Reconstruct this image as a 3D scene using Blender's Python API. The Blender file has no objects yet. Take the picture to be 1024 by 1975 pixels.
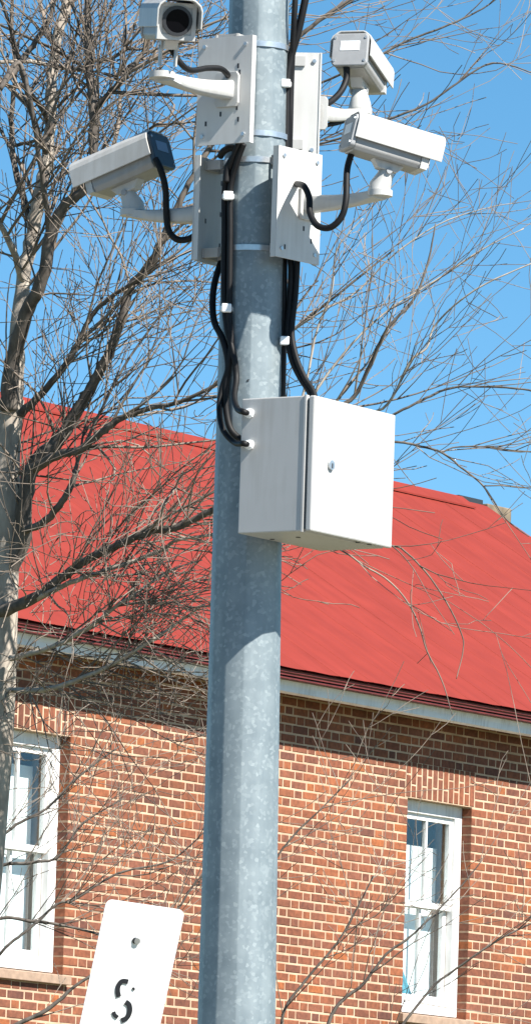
import bpy, math, random
from mathutils import Vector, Matrix
random.seed(7)
rad = math.radians
scene = bpy.context.scene
col = scene.collection

# ------------------------------------------------------------------ camera
F = 14000.0                      # focal length in photograph pixels (photo is 1024 wide)
PITCH, ROLL = 6.78, 1.8
CAMLOC = Vector((0, 0, 1.6))
cd = bpy.data.cameras.new('camera')
cam = bpy.data.objects.new('camera', cd); col.objects.link(cam)
cd.sensor_fit = 'HORIZONTAL'; cd.sensor_width = 36.0; cd.lens = 36.0*F/1024.0
cd.clip_start = 0.5; cd.clip_end = 3000.0
CM = Matrix.Rotation(rad(90+PITCH), 3, 'X') @ Matrix.Rotation(rad(ROLL), 3, 'Z')
cam.matrix_world = Matrix.Translation(CAMLOC) @ CM.to_4x4()
scene.camera = cam

# ------------------------------------------------------------------ sky, sun, exposure
SUN_A, SUN_E = 50.0, 46.0        # degrees: to the right of the line pole -> camera, and height
sv = Vector((math.sin(rad(SUN_A))*math.cos(rad(SUN_E)), -math.cos(rad(SUN_A))*math.cos(rad(SUN_E)), math.sin(rad(SUN_E))))
world = bpy.data.worlds.new('World'); scene.world = world; world.use_nodes = True
wn = world.node_tree.nodes; wl = world.node_tree.links
sky = wn.new('ShaderNodeTexSky'); sky.sky_type = 'NISHITA'; sky.sun_disc = False
sky.sun_elevation = rad(SUN_E); sky.sun_rotation = math.atan2(sv.x, sv.y)
sky.altitude = 0; sky.air_density = 0.55; sky.dust_density = 0.0; sky.ozone_density = 3.0
bg = wn['Background']; bg.inputs['Strength'].default_value = 0.072
hs = wn.new('ShaderNodeHueSaturation'); hs.inputs['Saturation'].default_value = 1.18; hs.inputs['Hue'].default_value = .483
wl.new(sky.outputs['Color'], hs.inputs['Color']); wl.new(hs.outputs['Color'], bg.inputs['Color'])
sd = bpy.data.lights.new('sun', 'SUN'); sd.energy = 5.0; sd.angle = rad(0.53); sd.color = (1.0, 0.95, 0.88)
sun = bpy.data.objects.new('sun', sd); col.objects.link(sun)
sun.rotation_euler = sv.to_track_quat('Z', 'Y').to_euler(); sun.location = (8, -8, 14)
vs = scene.view_settings
vs.view_transform = 'Standard'; vs.look = 'None'; vs.exposure = 1.22; vs.gamma = 1.0
vs.use_curve_mapping = False

# ------------------------------------------------------------------ helpers
def ray(px, py):
    return CM @ Vector(((px-512)/F, -(py-987.5)/F, -1.0))
def P(px, py, Y):                # the point of that depth which the camera sees at a photo pixel
    d = ray(px, py); return CAMLOC + d*(Y/d.y)
def proj(p):
    q = CM.transposed() @ (Vector(p)-CAMLOC)
    return (512+F*q.x/-q.z, 987.5-F*q.y/-q.z, -q.z)
def Rd(a):                       # horizontal direction, a degrees right of "towards the camera"
    return Vector((math.sin(rad(a)), -math.cos(rad(a)), 0))
Z = Vector((0, 0, 1))

def tag(o, label=None, cat=None, group=None, kind=None):
    if label: o['label'] = label
    if cat: o['category'] = cat
    if group: o['group'] = group
    if kind: o['kind'] = kind
    return o
def wloc(o):
    v = Vector((0, 0, 0))
    while o: v += o.location; o = o.parent
    return v
def thing(name, loc, label, cat, group=None):
    o = bpy.data.objects.new(name, None); col.objects.link(o)
    o.location = loc; o.empty_display_size = .1
    return tag(o, label, cat, group)
def obj(name, geo, mat, parent=None, origin=None, smooth=False, bevel=0, kind=None):
    """geo: list of (verts, faces) in world coordinates -> one mesh object"""
    if isinstance(geo, tuple): geo = [geo]
    org = Vector(origin) if origin is not None else (wloc(parent) if parent else Vector((0, 0, 0)))
    V, Fc, off = [], [], 0
    for v, f in geo:
        V += [Vector(x)-org for x in v]; Fc += [tuple(i+off for i in q) for q in f]; off = len(V)
    me = bpy.data.meshes.new(name); me.from_pydata(V, [], Fc); me.validate(); me.update()
    if mat is not None: me.materials.append(mat)
    if smooth:
        me.polygons.foreach_set('use_smooth', [True]*len(me.polygons))
        if smooth != True: me.set_sharp_from_angle(angle=rad(smooth))
    o = bpy.data.objects.new(name, me); col.objects.link(o)
    if parent: o.parent = parent; o.location = org-wloc(parent)
    else: o.location = org
    if bevel:
        b = o.modifiers.new('bevel', 'BEVEL'); b.width = bevel; b.segments = 2; b.limit_method = 'ANGLE'
    if kind: o['kind'] = kind
    return o

def boxg(c, ax, ay, az, sx, sy, sz):
    c = Vector(c); v = []
    for k in (-.5, .5):
        for j in (-.5, .5):
            for i in (-.5, .5): v.append(c+ax*(i*sx)+ay*(j*sy)+az*(k*sz))
    f = [(0,2,3,1), (4,5,7,6), (0,1,5,4), (2,6,7,3), (0,4,6,2), (1,3,7,5)]
    if ax.cross(ay).dot(az) < 0: f = [q[::-1] for q in f]
    return v, f
def prismg(prof, o, ax, ay, az, x0, x1, cap=True):
    """closed profile [(y, z)] swept along ax from x0 to x1"""
    n = len(prof); v = [o+ax*x+ay*p[0]+az*p[1] for x in (x0, x1) for p in prof]
    f = [(i, (i+1) % n, n+(i+1) % n, n+i) for i in range(n)]
    if cap: f += [tuple(range(n-1, -1, -1)), tuple(range(n, 2*n))]
    area = sum(prof[i][0]*prof[(i+1) % n][1]-prof[(i+1) % n][0]*prof[i][1] for i in range(n))
    s = area*(x1-x0)*ax.dot(ay.cross(az))
    if s < 0: f = [q[::-1] for q in f]
    return v, f
def tubeg(pts, rr, n=8, cap=True):
    pts = [Vector(p) for p in pts]
    if not isinstance(rr, (list, tuple)): rr = [rr]*len(pts)
    v, f = [], []; prev = None
    for i, p in enumerate(pts):
        t = (pts[min(i+1, len(pts)-1)]-pts[max(i-1, 0)])
        t = t.normalized() if t.length > 1e-9 else Vector((0, 0, 1))
        if prev is None:
            a = Vector((1, 0, 0)) if abs(t.x) < .8 else Vector((0, 1, 0)); nn = (a-t*a.dot(t)).normalized()
        else:
            nn = prev-t*prev.dot(t); nn = nn.normalized() if nn.length > 1e-6 else t.orthogonal().normalized()
        prev = nn; b = t.cross(nn)
        for k in range(n):
            w = 2*math.pi*k/n; v.append(p+(nn*math.cos(w)+b*math.sin(w))*rr[i])
    for i in range(len(pts)-1):
        for k in range(n):
            f.append((i*n+k, i*n+(k+1) % n, (i+1)*n+(k+1) % n, (i+1)*n+k))
    if cap:
        f.append(tuple(range(n-1, -1, -1))); m = (len(pts)-1)*n; f.append(tuple(m+k for k in range(n)))
    return v, f
def spline(pts, per=6):
    """Catmull-Rom through points of any dimension"""
    out = []; n = len(pts)
    for i in range(n-1):
        p0, p1, p2, p3 = pts[max(i-1, 0)], pts[i], pts[i+1], pts[min(i+2, n-1)]
        for k in range(per):
            t = k/per
            out.append(tuple(.5*(2*b+(c-a)*t+(2*a-5*b+4*c-d)*t*t+(3*b-a-3*c+d)*t**3) for a, b, c, d in zip(p0, p1, p2, p3)))
    out.append(tuple(pts[-1])); return out

def nd(m): return m.node_tree.nodes, m.node_tree.links
def mat(name, c, rough=.6, metal=0., var=.12, scale=30., c2=None, bump=0., spec=.5, stretch=None, detail=4., streak=0.):
    """principled material whose colour wanders between c and c2 with noise"""
    m = bpy.data.materials.new(name); m.use_nodes = True; n, l = nd(m); b = n['Principled BSDF']
    b.inputs['Roughness'].default_value = rough; b.inputs['Metallic'].default_value = metal
    b.inputs['Specular IOR Level'].default_value = spec
    g = n.new('ShaderNodeNewGeometry'); mp = n.new('ShaderNodeMapping')
    if stretch: mp.inputs['Scale'].default_value = stretch
    l.new(g.outputs['Position'], mp.inputs['Vector'])
    t = n.new('ShaderNodeTexNoise'); t.inputs['Scale'].default_value = scale; t.inputs['Detail'].default_value = detail
    l.new(mp.outputs['Vector'], t.inputs['Vector'])
    r = n.new('ShaderNodeValToRGB')
    c2 = c2 or tuple(max(0, x*(1-2*var)) for x in c)
    r.color_ramp.elements[0].position = .3; r.color_ramp.elements[1].position = .7
    r.color_ramp.elements[0].color = (*c2, 1); r.color_ramp.elements[1].color = (*c, 1)
    l.new(t.outputs['Fac'], r.inputs['Fac']); l.new(r.outputs['Color'], b.inputs['Base Color'])
    if streak:                                   # rain runs and grime
        m2 = n.new('ShaderNodeMapping'); m2.inputs['Scale'].default_value = (1, 1, .07); l.new(g.outputs['Position'], m2.inputs['Vector'])
        t2 = n.new('ShaderNodeTexNoise'); t2.inputs['Scale'].default_value = 55; t2.inputs['Detail'].default_value = 5; l.new(m2.outputs['Vector'], t2.inputs['Vector'])
        t3 = n.new('ShaderNodeTexNoise'); t3.inputs['Scale'].default_value = 7; t3.inputs['Detail'].default_value = 6; l.new(g.outputs['Position'], t3.inputs['Vector'])
        ad = n.new('ShaderNodeMath'); ad.operation = 'MULTIPLY'; l.new(t2.outputs['Fac'], ad.inputs[0]); l.new(t3.outputs['Fac'], ad.inputs[1])
        r2 = n.new('ShaderNodeMapRange'); r2.inputs['From Min'].default_value = .22; r2.inputs['From Max'].default_value = .45
        r2.inputs['To Min'].default_value = 0; r2.inputs['To Max'].default_value = streak; l.new(ad.outputs[0], r2.inputs['Value'])
        mx = n.new('ShaderNodeMix'); mx.data_type = 'RGBA'; l.new(r2.outputs['Result'], mx.inputs['Factor'])
        l.new(r.outputs['Color'], mx.inputs[6]); mx.inputs[7].default_value = (.20, .17, .13, 1); l.new(mx.outputs[2], b.inputs['Base Color'])
    if bump:
        bn = n.new('ShaderNodeBump'); bn.inputs['Strength'].default_value = 1; bn.inputs['Distance'].default_value = bump
        l.new(t.outputs['Fac'], bn.inputs['Height']); l.new(bn.outputs['Normal'], b.inputs['Normal'])
    m['ramp'] = r.name
    return m

M = {}
M['paint'] = mat('white_powder_coat', (.45, .45, .44), .45, var=.03, scale=9, streak=.25)
M['plate'] = mat('plate_powder_coat', (.56, .56, .545), .5, var=.03, scale=9, streak=.2)
M['capshade'] = mat('shade_blue_plastic', (.035, .06, .085), .4, var=.1)  # rear cap coloured dark blue to imitate shade reflecting the sky
M['labelshade'] = mat('shade_blue_label', (.16, .25, .38), .5, var=.05)  # label on that cap, tinted blue for the same painted shade
M['housing'] = mat('camera_paint', (.48, .48, .465), .42, var=.03, scale=20, streak=.3)
M['body'] = mat('camera_paint_shade_tone', (.30, .30, .295), .45, var=.04, scale=20, streak=.3)  # camera paint made darker to imitate shade under the sunshield
M['grey'] = mat('grey_plastic', (.30, .31, .32), .5, var=.06, scale=40)
M['dark'] = mat('dark_plastic', (.03, .032, .036), .45, var=.1, scale=60)
M['lens'] = mat('lens_black', (.003, .003, .004), .25, var=0, spec=.08)
M['glassdark'] = mat('camera_window_glass', (.012, .014, .018), .06, var=0, spec=.7)
M['label'] = mat('paper_label', (.75, .77, .78), .6, var=.02)
M['print'] = mat('label_print', (.25, .4, .5), .6, var=.02)
M['cable'] = mat('black_rubber', (.006, .006, .007), .6, var=.2, spec=.3, scale=60)
M['clip'] = mat('white_nylon', (.80, .82, .82), .4, var=.03)
M['steel'] = mat('stainless_strap', (.62, .65, .67), .34, metal=.8, var=.1, scale=80)
M['seal'] = mat('door_seal', (.06, .075, .08), .6, var=.05)
M['mortar'] = mat('mortar', (.54, .385, .265), .95, c2=(.36, .25, .165), scale=6)
M['trim'] = mat('white_trim', (.78, .78, .77), .55, var=.06, scale=14, streak=.3)
M['interior'] = mat('dark_room', (.05, .05, .05), .9)
M['blind'] = mat('white_blind', (.80, .80, .78), .8, var=.03, scale=12)
M['teal_sheet'] = mat('plain_teal', (.10, .34, .42), .8, var=.2, scale=16)  # plain teal for the pleated triangle low behind the glass
M['sill'] = mat('brown_sill', (.36, .25, .18), .8, var=.15, scale=20)
M['gutter'] = mat('gutter_paint', (.80, .81, .82), .5, var=.06, scale=5, streak=.35)
M['soffit'] = mat('soffit', (.35, .30, .27), .8)
M['drip'] = mat('shade_toned_red_trim', (.15, .022, .02), .6, var=.2, scale=12)  # red lowered to paint in the shading under the roof edge
M['tan'] = mat('tan_chimney', (.24, .185, .125), .85, var=.25, scale=8)
M['black'] = mat('letter_black', (.012, .014, .02), .6)
M['signw'] = mat('reflective_white_sheet', (.86, .86, .86), .4, var=.02)
M['signback'] = mat('bare_aluminium', (.45, .46, .47), .45, metal=.7)
M['grass'] = mat('grass_ground', (.085, .10, .035), .95, c2=(.12, .10, .05), scale=2.0, bump=.01)
M['asphalt'] = mat('asphalt', (.05, .05, .052), .9, var=.15, scale=20)
M['concrete'] = mat('concrete', (.42, .40, .37), .9, var=.12, scale=6)
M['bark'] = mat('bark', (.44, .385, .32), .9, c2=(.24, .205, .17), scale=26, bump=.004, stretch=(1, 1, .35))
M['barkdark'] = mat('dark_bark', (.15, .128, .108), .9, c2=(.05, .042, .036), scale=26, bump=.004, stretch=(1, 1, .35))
M['twig'] = mat('twig_bark', (.27, .22, .175), .85, c2=(.06, .048, .04), scale=4)

# galvanised steel: spangle patches
def galv():
    m = bpy.data.materials.new('galvanised_steel'); m.use_nodes = True; n, l = nd(m); b = n['Principled BSDF']
    g = n.new('ShaderNodeNewGeometry')
    v = n.new('ShaderNodeTexVoronoi'); v.inputs['Scale'].default_value = 120
    z = n.new('ShaderNodeTexNoise'); z.inputs['Scale'].default_value = 14; z.inputs['Detail'].default_value = 6
    mp = n.new('ShaderNodeMapping'); mp.inputs['Scale'].default_value = (1, 1, .06)
    st = n.new('ShaderNodeTexNoise'); st.inputs['Scale'].default_value = 34; st.inputs['Detail'].default_value = 4
    l.new(g.outputs['Position'], v.inputs['Vector']); l.new(g.outputs['Position'], z.inputs['Vector'])
    l.new(g.outputs['Position'], mp.inputs['Vector']); l.new(mp.outputs['Vector'], st.inputs['Vector'])
    a = n.new('ShaderNodeMath'); a.operation = 'MULTIPLY_ADD'; a.inputs[1].default_value = .6
    l.new(st.outputs['Fac'], a.inputs[0]); l.new(z.outputs['Fac'], a.inputs[2])
    r = n.new('ShaderNodeValToRGB'); e = r.color_ramp.elements
    e[0].position = .55; e[0].color = (.155, .195, .215, 1); e[1].position = 1.0; e[1].color = (.235, .28, .297, 1)
    l.new(a.outputs[0], r.inputs['Fac'])
    bw = n.new('ShaderNodeRGBToBW'); l.new(v.outputs['Color'], bw.inputs['Color'])
    fl = n.new('ShaderNodeMapRange'); fl.inputs['From Min'].default_value = .6; fl.inputs['From Max'].default_value = .95; fl.inputs['To Max'].default_value = .55
    l.new(bw.outputs['Val'], fl.inputs['Value'])
    mx = n.new('ShaderNodeMix'); mx.data_type = 'RGBA'; l.new(fl.outputs['Result'], mx.inputs['Factor']); l.new(r.outputs['Color'], mx.inputs[6])
    mx.inputs[7].default_value = (.36, .41, .42, 1); l.new(mx.outputs[2], b.inputs['Base Color'])
    b.inputs['Metallic'].default_value = .3; b.inputs['Roughness'].default_value = .5
    bn = n.new('ShaderNodeBump'); bn.inputs['Distance'].default_value = .0006; bn.inputs['Strength'].default_value = .6
    l.new(z.outputs['Fac'], bn.inputs['Height']); l.new(bn.outputs['Normal'], b.inputs['Normal'])
    return m
M['galv'] = galv()

def brickmat():
    m = bpy.data.materials.new('fired_brick'); m.use_nodes = True; n, l = nd(m); b = n['Principled BSDF']
    at = n.new('ShaderNodeAttribute'); at.attribute_name = 'tone'
    g = n.new('ShaderNodeNewGeometry'); z = n.new('ShaderNodeTexNoise'); z.inputs['Scale'].default_value = 28; z.inputs['Detail'].default_value = 5
    l.new(g.outputs['Position'], z.inputs['Vector'])
    mr = n.new('ShaderNodeMapRange'); mr.inputs['From Min'].default_value = .25; mr.inputs['From Max'].default_value = .75
    mr.inputs['To Min'].default_value = .62; mr.inputs['To Max'].default_value = 1.22
    l.new(z.outputs['Fac'], mr.inputs['Value'])
    mx = n.new('ShaderNodeMix'); mx.data_type = 'RGBA'; mx.blend_type = 'MULTIPLY'; mx.inputs['Factor'].default_value = 1
    z2 = n.new('ShaderNodeTexNoise'); z2.inputs['Scale'].default_value = 1.3; z2.inputs['Detail'].default_value = 4; l.new(g.outputs['Position'], z2.inputs['Vector'])
    m2 = n.new('ShaderNodeMapRange'); m2.inputs['From Min'].default_value = .3; m2.inputs['From Max'].default_value = .7
    m2.inputs['To Min'].default_value = .72; m2.inputs['To Max'].default_value = 1.15; l.new(z2.outputs['Fac'], m2.inputs['Value'])
    mm = n.new('ShaderNodeMath'); mm.operation = 'MULTIPLY'; l.new(m2.outputs['Result'], mm.inputs[0]); l.new(mr.outputs['Result'], mm.inputs[1])
    l.new(at.outputs['Color'], mx.inputs[6]); l.new(mm.outputs[0], mx.inputs[7])
    l.new(mx.outputs[2], b.inputs['Base Color']); b.inputs['Roughness'].default_value = .9
    bn = n.new('ShaderNodeBump'); bn.inputs['Distance'].default_value = .003; bn.inputs['Strength'].default_value = .8
    l.new(z.outputs['Fac'], bn.inputs['Height']); l.new(bn.outputs['Normal'], b.inputs['Normal'])
    return m
M['brick'] = brickmat()
M['roof'] = mat('red_painted_metal', (.228, .032, .0215), .6, c2=(.195, .027, .018), scale=3.0, detail=9, stretch=(1, 1, 1), spec=.2)
def roof_fade(m):
    n, l = nd(m); b = n['Principled BSDF']; r = n[m['ramp']]
    g = n.new('ShaderNodeNewGeometry')
    dts = []
    for v, k in (((math.cos(rad(57)), math.sin(rad(57)), 0), 7.0), ((-.71, .46, .53), .5)):
        d = n.new('ShaderNodeVectorMath'); d.operation = 'DOT_PRODUCT'; d.inputs[1].default_value = tuple(c*k for c in v); l.new(g.outputs['Position'], d.inputs[0]); dts.append(d)
    cb = n.new('ShaderNodeCombineXYZ'); l.new(dts[0].outputs['Value'], cb.inputs[0]); l.new(dts[1].outputs['Value'], cb.inputs[1])
    t = n.new('ShaderNodeTexNoise'); t.inputs['Scale'].default_value = 1.0; t.inputs['Detail'].default_value = 6; l.new(cb.outputs[0], t.inputs['Vector'])
    mr = n.new('ShaderNodeMapRange'); mr.inputs['From Min'].default_value = .3; mr.inputs['From Max'].default_value = .7; mr.inputs['To Min'].default_value = .9; mr.inputs['To Max'].default_value = 1.06
    l.new(t.outputs['Fac'], mr.inputs['Value'])
    mx = n.new('ShaderNodeMix'); mx.data_type = 'RGBA'; mx.blend_type = 'MULTIPLY'; mx.inputs['Factor'].default_value = 1
    l.new(r.outputs['Color'], mx.inputs[6]); l.new(mr.outputs['Result'], mx.inputs[7]); l.new(mx.outputs[2], b.inputs['Base Color'])
roof_fade(M['roof'])
def glassmat():
    m = bpy.data.materials.new('window_glass'); m.use_nodes = True; n, l = nd(m); b = n['Principled BSDF']
    out = n['Material Output']; n.remove(b)
    tr = n.new('ShaderNodeBsdfTransparent'); tr.inputs['Color'].default_value = (.95, .98, .985, 1)
    gl = n.new('ShaderNodeBsdfGlossy'); gl.inputs['Roughness'].default_value = .02
    lw = n.new('ShaderNodeLayerWeight'); lw.inputs['Blend'].default_value = .5
    pw = n.new('ShaderNodeMath'); pw.operation = 'POWER'; pw.inputs[1].default_value = 4; l.new(lw.outputs['Facing'], pw.inputs[0])
    fr = n.new('ShaderNodeMath'); fr.operation = 'MULTIPLY_ADD'; fr.inputs[1].default_value = .85; fr.inputs[2].default_value = .06; l.new(pw.outputs[0], fr.inputs[0])
    ms = n.new('ShaderNodeMixShader'); l.new(fr.outputs[0], ms.inputs[0]); l.new(tr.outputs[0], ms.inputs[1]); l.new(gl.outputs[0], ms.inputs[2])
    l.new(ms.outputs[0], out.inputs['Surface']); return m
M['glass'] = glassmat()

# ------------------------------------------------------------------ ground
def sheet(name, x0, x1, y0, y1, z, m):
    o = obj(name, ([(x0, y0, z), (x1, y0, z), (x1, y1, z), (x0, y1, z)], [(0, 1, 2, 3)]), m); o['kind'] = 'structure'; return o
sheet('ground', -1500, 1500, -200, 2500, 0, M['grass'])
sheet('road', -200, 200, -6, 12, .004, M['asphalt'])
kb = obj('kerb', boxg((0, 12.1, .06), Vector((1, 0, 0)), Vector((0, 1, 0)), Z, 400, .2, .14), M['concrete']); kb['kind'] = 'structure'
pv = obj('pavement', boxg((0, 14.3, .055), Vector((1, 0, 0)), Vector((0, 1, 0)), Z, 400, 4.2, .12), M['concrete']); pv['kind'] = 'structure'

# ------------------------------------------------------------------ brick building
TH = 57.0
WD = Vector((math.cos(rad(TH)), math.sin(rad(TH)), 0))      # along the wall, to the right and away
WN = Vector((math.sin(rad(TH)), -math.cos(rad(TH)), 0))     # out of the wall
W0 = P(540, 1450, 53.0); W0.z = 0
def wall_at(px, py, off=0.):
    d = ray(px, py); o = W0+WN*off
    s = (o-CAMLOC).dot(WN)/d.dot(WN); p = CAMLOC+d*s
    return (p-W0).dot(WD), p.z
def WP(t, z, off=0.): return W0+WD*t+WN*off+Z*z

COURSE, JT, BD = .0675, .0118, .10
T0, T1 = wall_at(-420, 1600)[0], wall_at(1500, 1600)[0]
ROOF_OFF, FASC_OFF = .46, .30
z_fb = wall_at(540, 1336, FASC_OFF)[1]                       # lower edge of the gutter board
z_ft = wall_at(540, 1304, FASC_OFF)[1]
z_re = wall_at(540, 1299, ROOF_OFF)[1]                       # lower edge of the roof
z_wt = z_ft-.02
print('eave z', z_fb, z_ft, z_re, 'T', T0, T1)
# windows (brick openings)
tr0, tr1 = wall_at(786, 1560)[0], wall_at(910, 1560)[0]
zh = (wall_at(786, 1538)[1]+wall_at(910, 1559)[1])/2
tl1 = wall_at(136, 1440)[0]; tl0 = tl1-(tr1-tr0)
zs = (wall_at(105, 1876)[1])
print('win', tr0, tr1, tl0, tl1, 'head', zh, 'sill', zs, wall_at(136, 1420)[1])
OPEN = [(tl0, tl1, zs, zh+.05), (tr0, tr1, zs, zh)]
ARCH = .275
house = thing('brick_building', WP((T0+T1)/2, 0, -3.6), 'brick building with red metal roof behind the bare tree', 'building')
# wall core (mortar plane) with the openings left free: front skin pieces + the other three walls
LEN = T1-T0; DEP = 7.4
skin = []
jambs = {x for q in OPEN for x in q[:2]}
def skinrect(t0, t1, z0, z1):
    if t1-t0 > 1e-4 and z1-z0 > 1e-4:
        skin.append(boxg(WP((t0+t1)/2, (z0+z1)/2, -.215), WD, WN, Z, t1-t0, .21, z1-z0))
        i0, i1 = (.004 if t0 in jambs else 0), (.004 if t1 in jambs else 0)
        skin.append(boxg(WP((t0+i0+t1-i1)/2, (z0+z1)/2, -.0545), WD, WN, Z, t1-t0-i0-i1, .107, z1-z0))
cuts = sorted(OPEN); tprev = T0
for (a, b, c, d) in cuts:
    skinrect(tprev, a, 0, z_wt); skinrect(a+1e-6, b-1e-6, 0, c-.07); skinrect(a+1e-6, b-1e-6, d, z_wt); tprev = b
skinrect(tprev, T1, 0, z_wt)
for t in (T0+.15, T1-.15): skin.append(boxg(WP(t, z_wt/2, -DEP/2), WD, WN, Z, .3, DEP-.64, z_wt))
skin.append(boxg(WP((T0+T1)/2, z_wt/2, -DEP+.15), WD, WN, Z, LEN, .3, z_wt))
wall = obj('wall', skin, M['mortar'], house)
wall['label'] = 'sunlit brick wall in Flemish bond with pale mortar'
obj('floor_slab', boxg(WP((T0+T1)/2, zs-.9, -DEP/2), WD, WN, Z, LEN-.7, DEP-.7, .2), M['interior'], house)

TONES = [(.36, .135, .075), (.33, .125, .075), (.29, .115, .075), (.42, .16, .08), (.26, .105, .075), (.38, .15, .085),
         (.31, .13, .09), (.22, .095, .075), (.47, .17, .065), (.34, .14, .09)]
TONES = [tuple(c*k for c, k in zip(t, (.63, .53, .43))) for t in TONES]
brick_meshes = {}
def brick_mesh(w, h, tone):
    key = (round(w, 3), round(h, 3), tone)
    if key in brick_meshes: return brick_meshes[key]
    c = .004; d = BD
    v, f = [], []
    for (yy, s) in ((-d, 0), (-c, 0), (0, c)):
        for (x, z) in ((-w/2+s, -h/2+s), (w/2-s, -h/2+s), (w/2-s, h/2-s), (-w/2+s, h/2-s)):
            v.append(WD*x+WN*yy+Z*z)
    for r in (0, 4):
        for k in range(4): f.append((r+k, r+(k+1) % 4, r+4+(k+1) % 4, r+4+k))
    f.append((8, 9, 10, 11))
    me = bpy.data.meshes.new('brick'); me.from_pydata(v, [], f); me.update(); me.materials.append(M['brick'])
    a = me.color_attributes.new('tone', 'FLOAT_COLOR', 'POINT')
    a.data.foreach_set('color', list((*TONES[tone], 1))*len(v))
    brick_meshes[key] = me; return me
bricks = []      # (t, z, w, h, tone, proud)
rb = random.Random(3)
def tone():
    r = rb.random()
    return rb.choice((0, 1, 2, 5, 6, 9)) if r < .74 else rb.choice((3, 3, 4, 5, 7)) if r < .94 else 8
ST, HD = .213, .109
nrow = int(z_wt/COURSE)
for r in range(nrow):
    zc = z_wt-(r+.5)*COURSE
    # stretches of wall free of openings and arches
    segs = [(T0, T1)]
    for (a, b, c, d) in OPEN:
        lo, hi = (a, b)
        if d <= zc < d+ARCH: lo, hi = a-.035, b+.035
        if c-.09 < zc < d+ARCH:
            segs = [s for q in segs for s in ((q[0], min(q[1], lo)), (max(q[0], hi), q[1])) if s[1]-s[0] > .02]
    t = T0-.4+(0 if r % 2 else (ST+HD)/2); k = 0; cuts_ = []
    while t < T1:
        w = ST if k % 2 == 0 else HD
        cuts_.append((t, t+w)); t += w; k += 1
    for (a, b) in segs:
        pc = [[max(x, a), min(y, b)] for (x, y) in cuts_ if min(y, b)-max(x, a) > .001]
        if len(pc) > 1 and pc[0][1]-pc[0][0] < .05: pc[1][0] = pc[0][0]; pc.pop(0)
        if len(pc) > 1 and pc[-1][1]-pc[-1][0] < .05: pc[-2][1] = pc[-1][1]; pc.pop()
        for (x0, x1) in pc:
            jit = rb.uniform(-.002, .002)
            if x0 in jambs: x0 -= JT/2; jit = 0
            if x1 in jambs: x1 += JT/2; jit = 0
            bricks.append(((x0+x1)/2+jit, zc+rb.uniform(-.0015, .0015), x1-x0-JT-rb.choice((0, 0, .002, .004)), COURSE-JT-rb.choice((0, 0, .002)), tone(), rb.uniform(.001, .004)))
for (a, b, c, d) in OPEN:                        # flat arch of bricks on end over each opening
    n = 13; w = (b-a+.07)/n
    for k in range(n):
        t = a-.035+(k+.5)*w
        cut = (ARCH*.64, ARCH*.36)
        if k % 2: cut = cut[::-1]
        zz = d
        for h in cut:
            bricks.append((t, zz+h/2, w-.017, h-.012, rb.choice((0, 1, 2, 6)), rb.uniform(.0015, .004))); zz += h
def brick_rank(b):
    x, y, dep = proj(WP(b[0], b[1]))
    if not (12 < x < 1015 and 1350 < y < 1965): return 1e9
    if 375 < x < 555: return 1e9
    if 140 < x < 365 and y > 1725: return 1e9
    return dep-.5*b[2]
order = sorted(range(len(bricks)), key=lambda i: brick_rank(bricks[i]))
for i in order[:300]:
    t, z, w, h, tn, pr = bricks[i]
    o = bpy.data.objects.new('brick', brick_mesh(w, h, tn)); col.objects.link(o)
    o.parent = wall; o.location = WP(t, z, pr)-wloc(wall)
V, Fc, C = [], [], []
for i in order[300:]:
    t, z, w, h, tn, pr = bricks[i]; me = brick_mesh(w, h, tn); o0 = WP(t, z, pr); n = len(V)
    V += [v.co+o0 for v in me.vertices]; Fc += [tuple(j+n for j in p.vertices) for p in me.polygons]; C += list((*TONES[tn], 1))*len(me.vertices)
bw = obj('brickwork', (V, Fc), M['brick'], wall, kind='stuff')
a = bw.data.color_attributes.new('tone', 'FLOAT_COLOR', 'POINT'); a.data.foreach_set('color', C)
for me in [m for m in brick_meshes.values() if m.users == 0]: bpy.data.meshes.remove(me)

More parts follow.
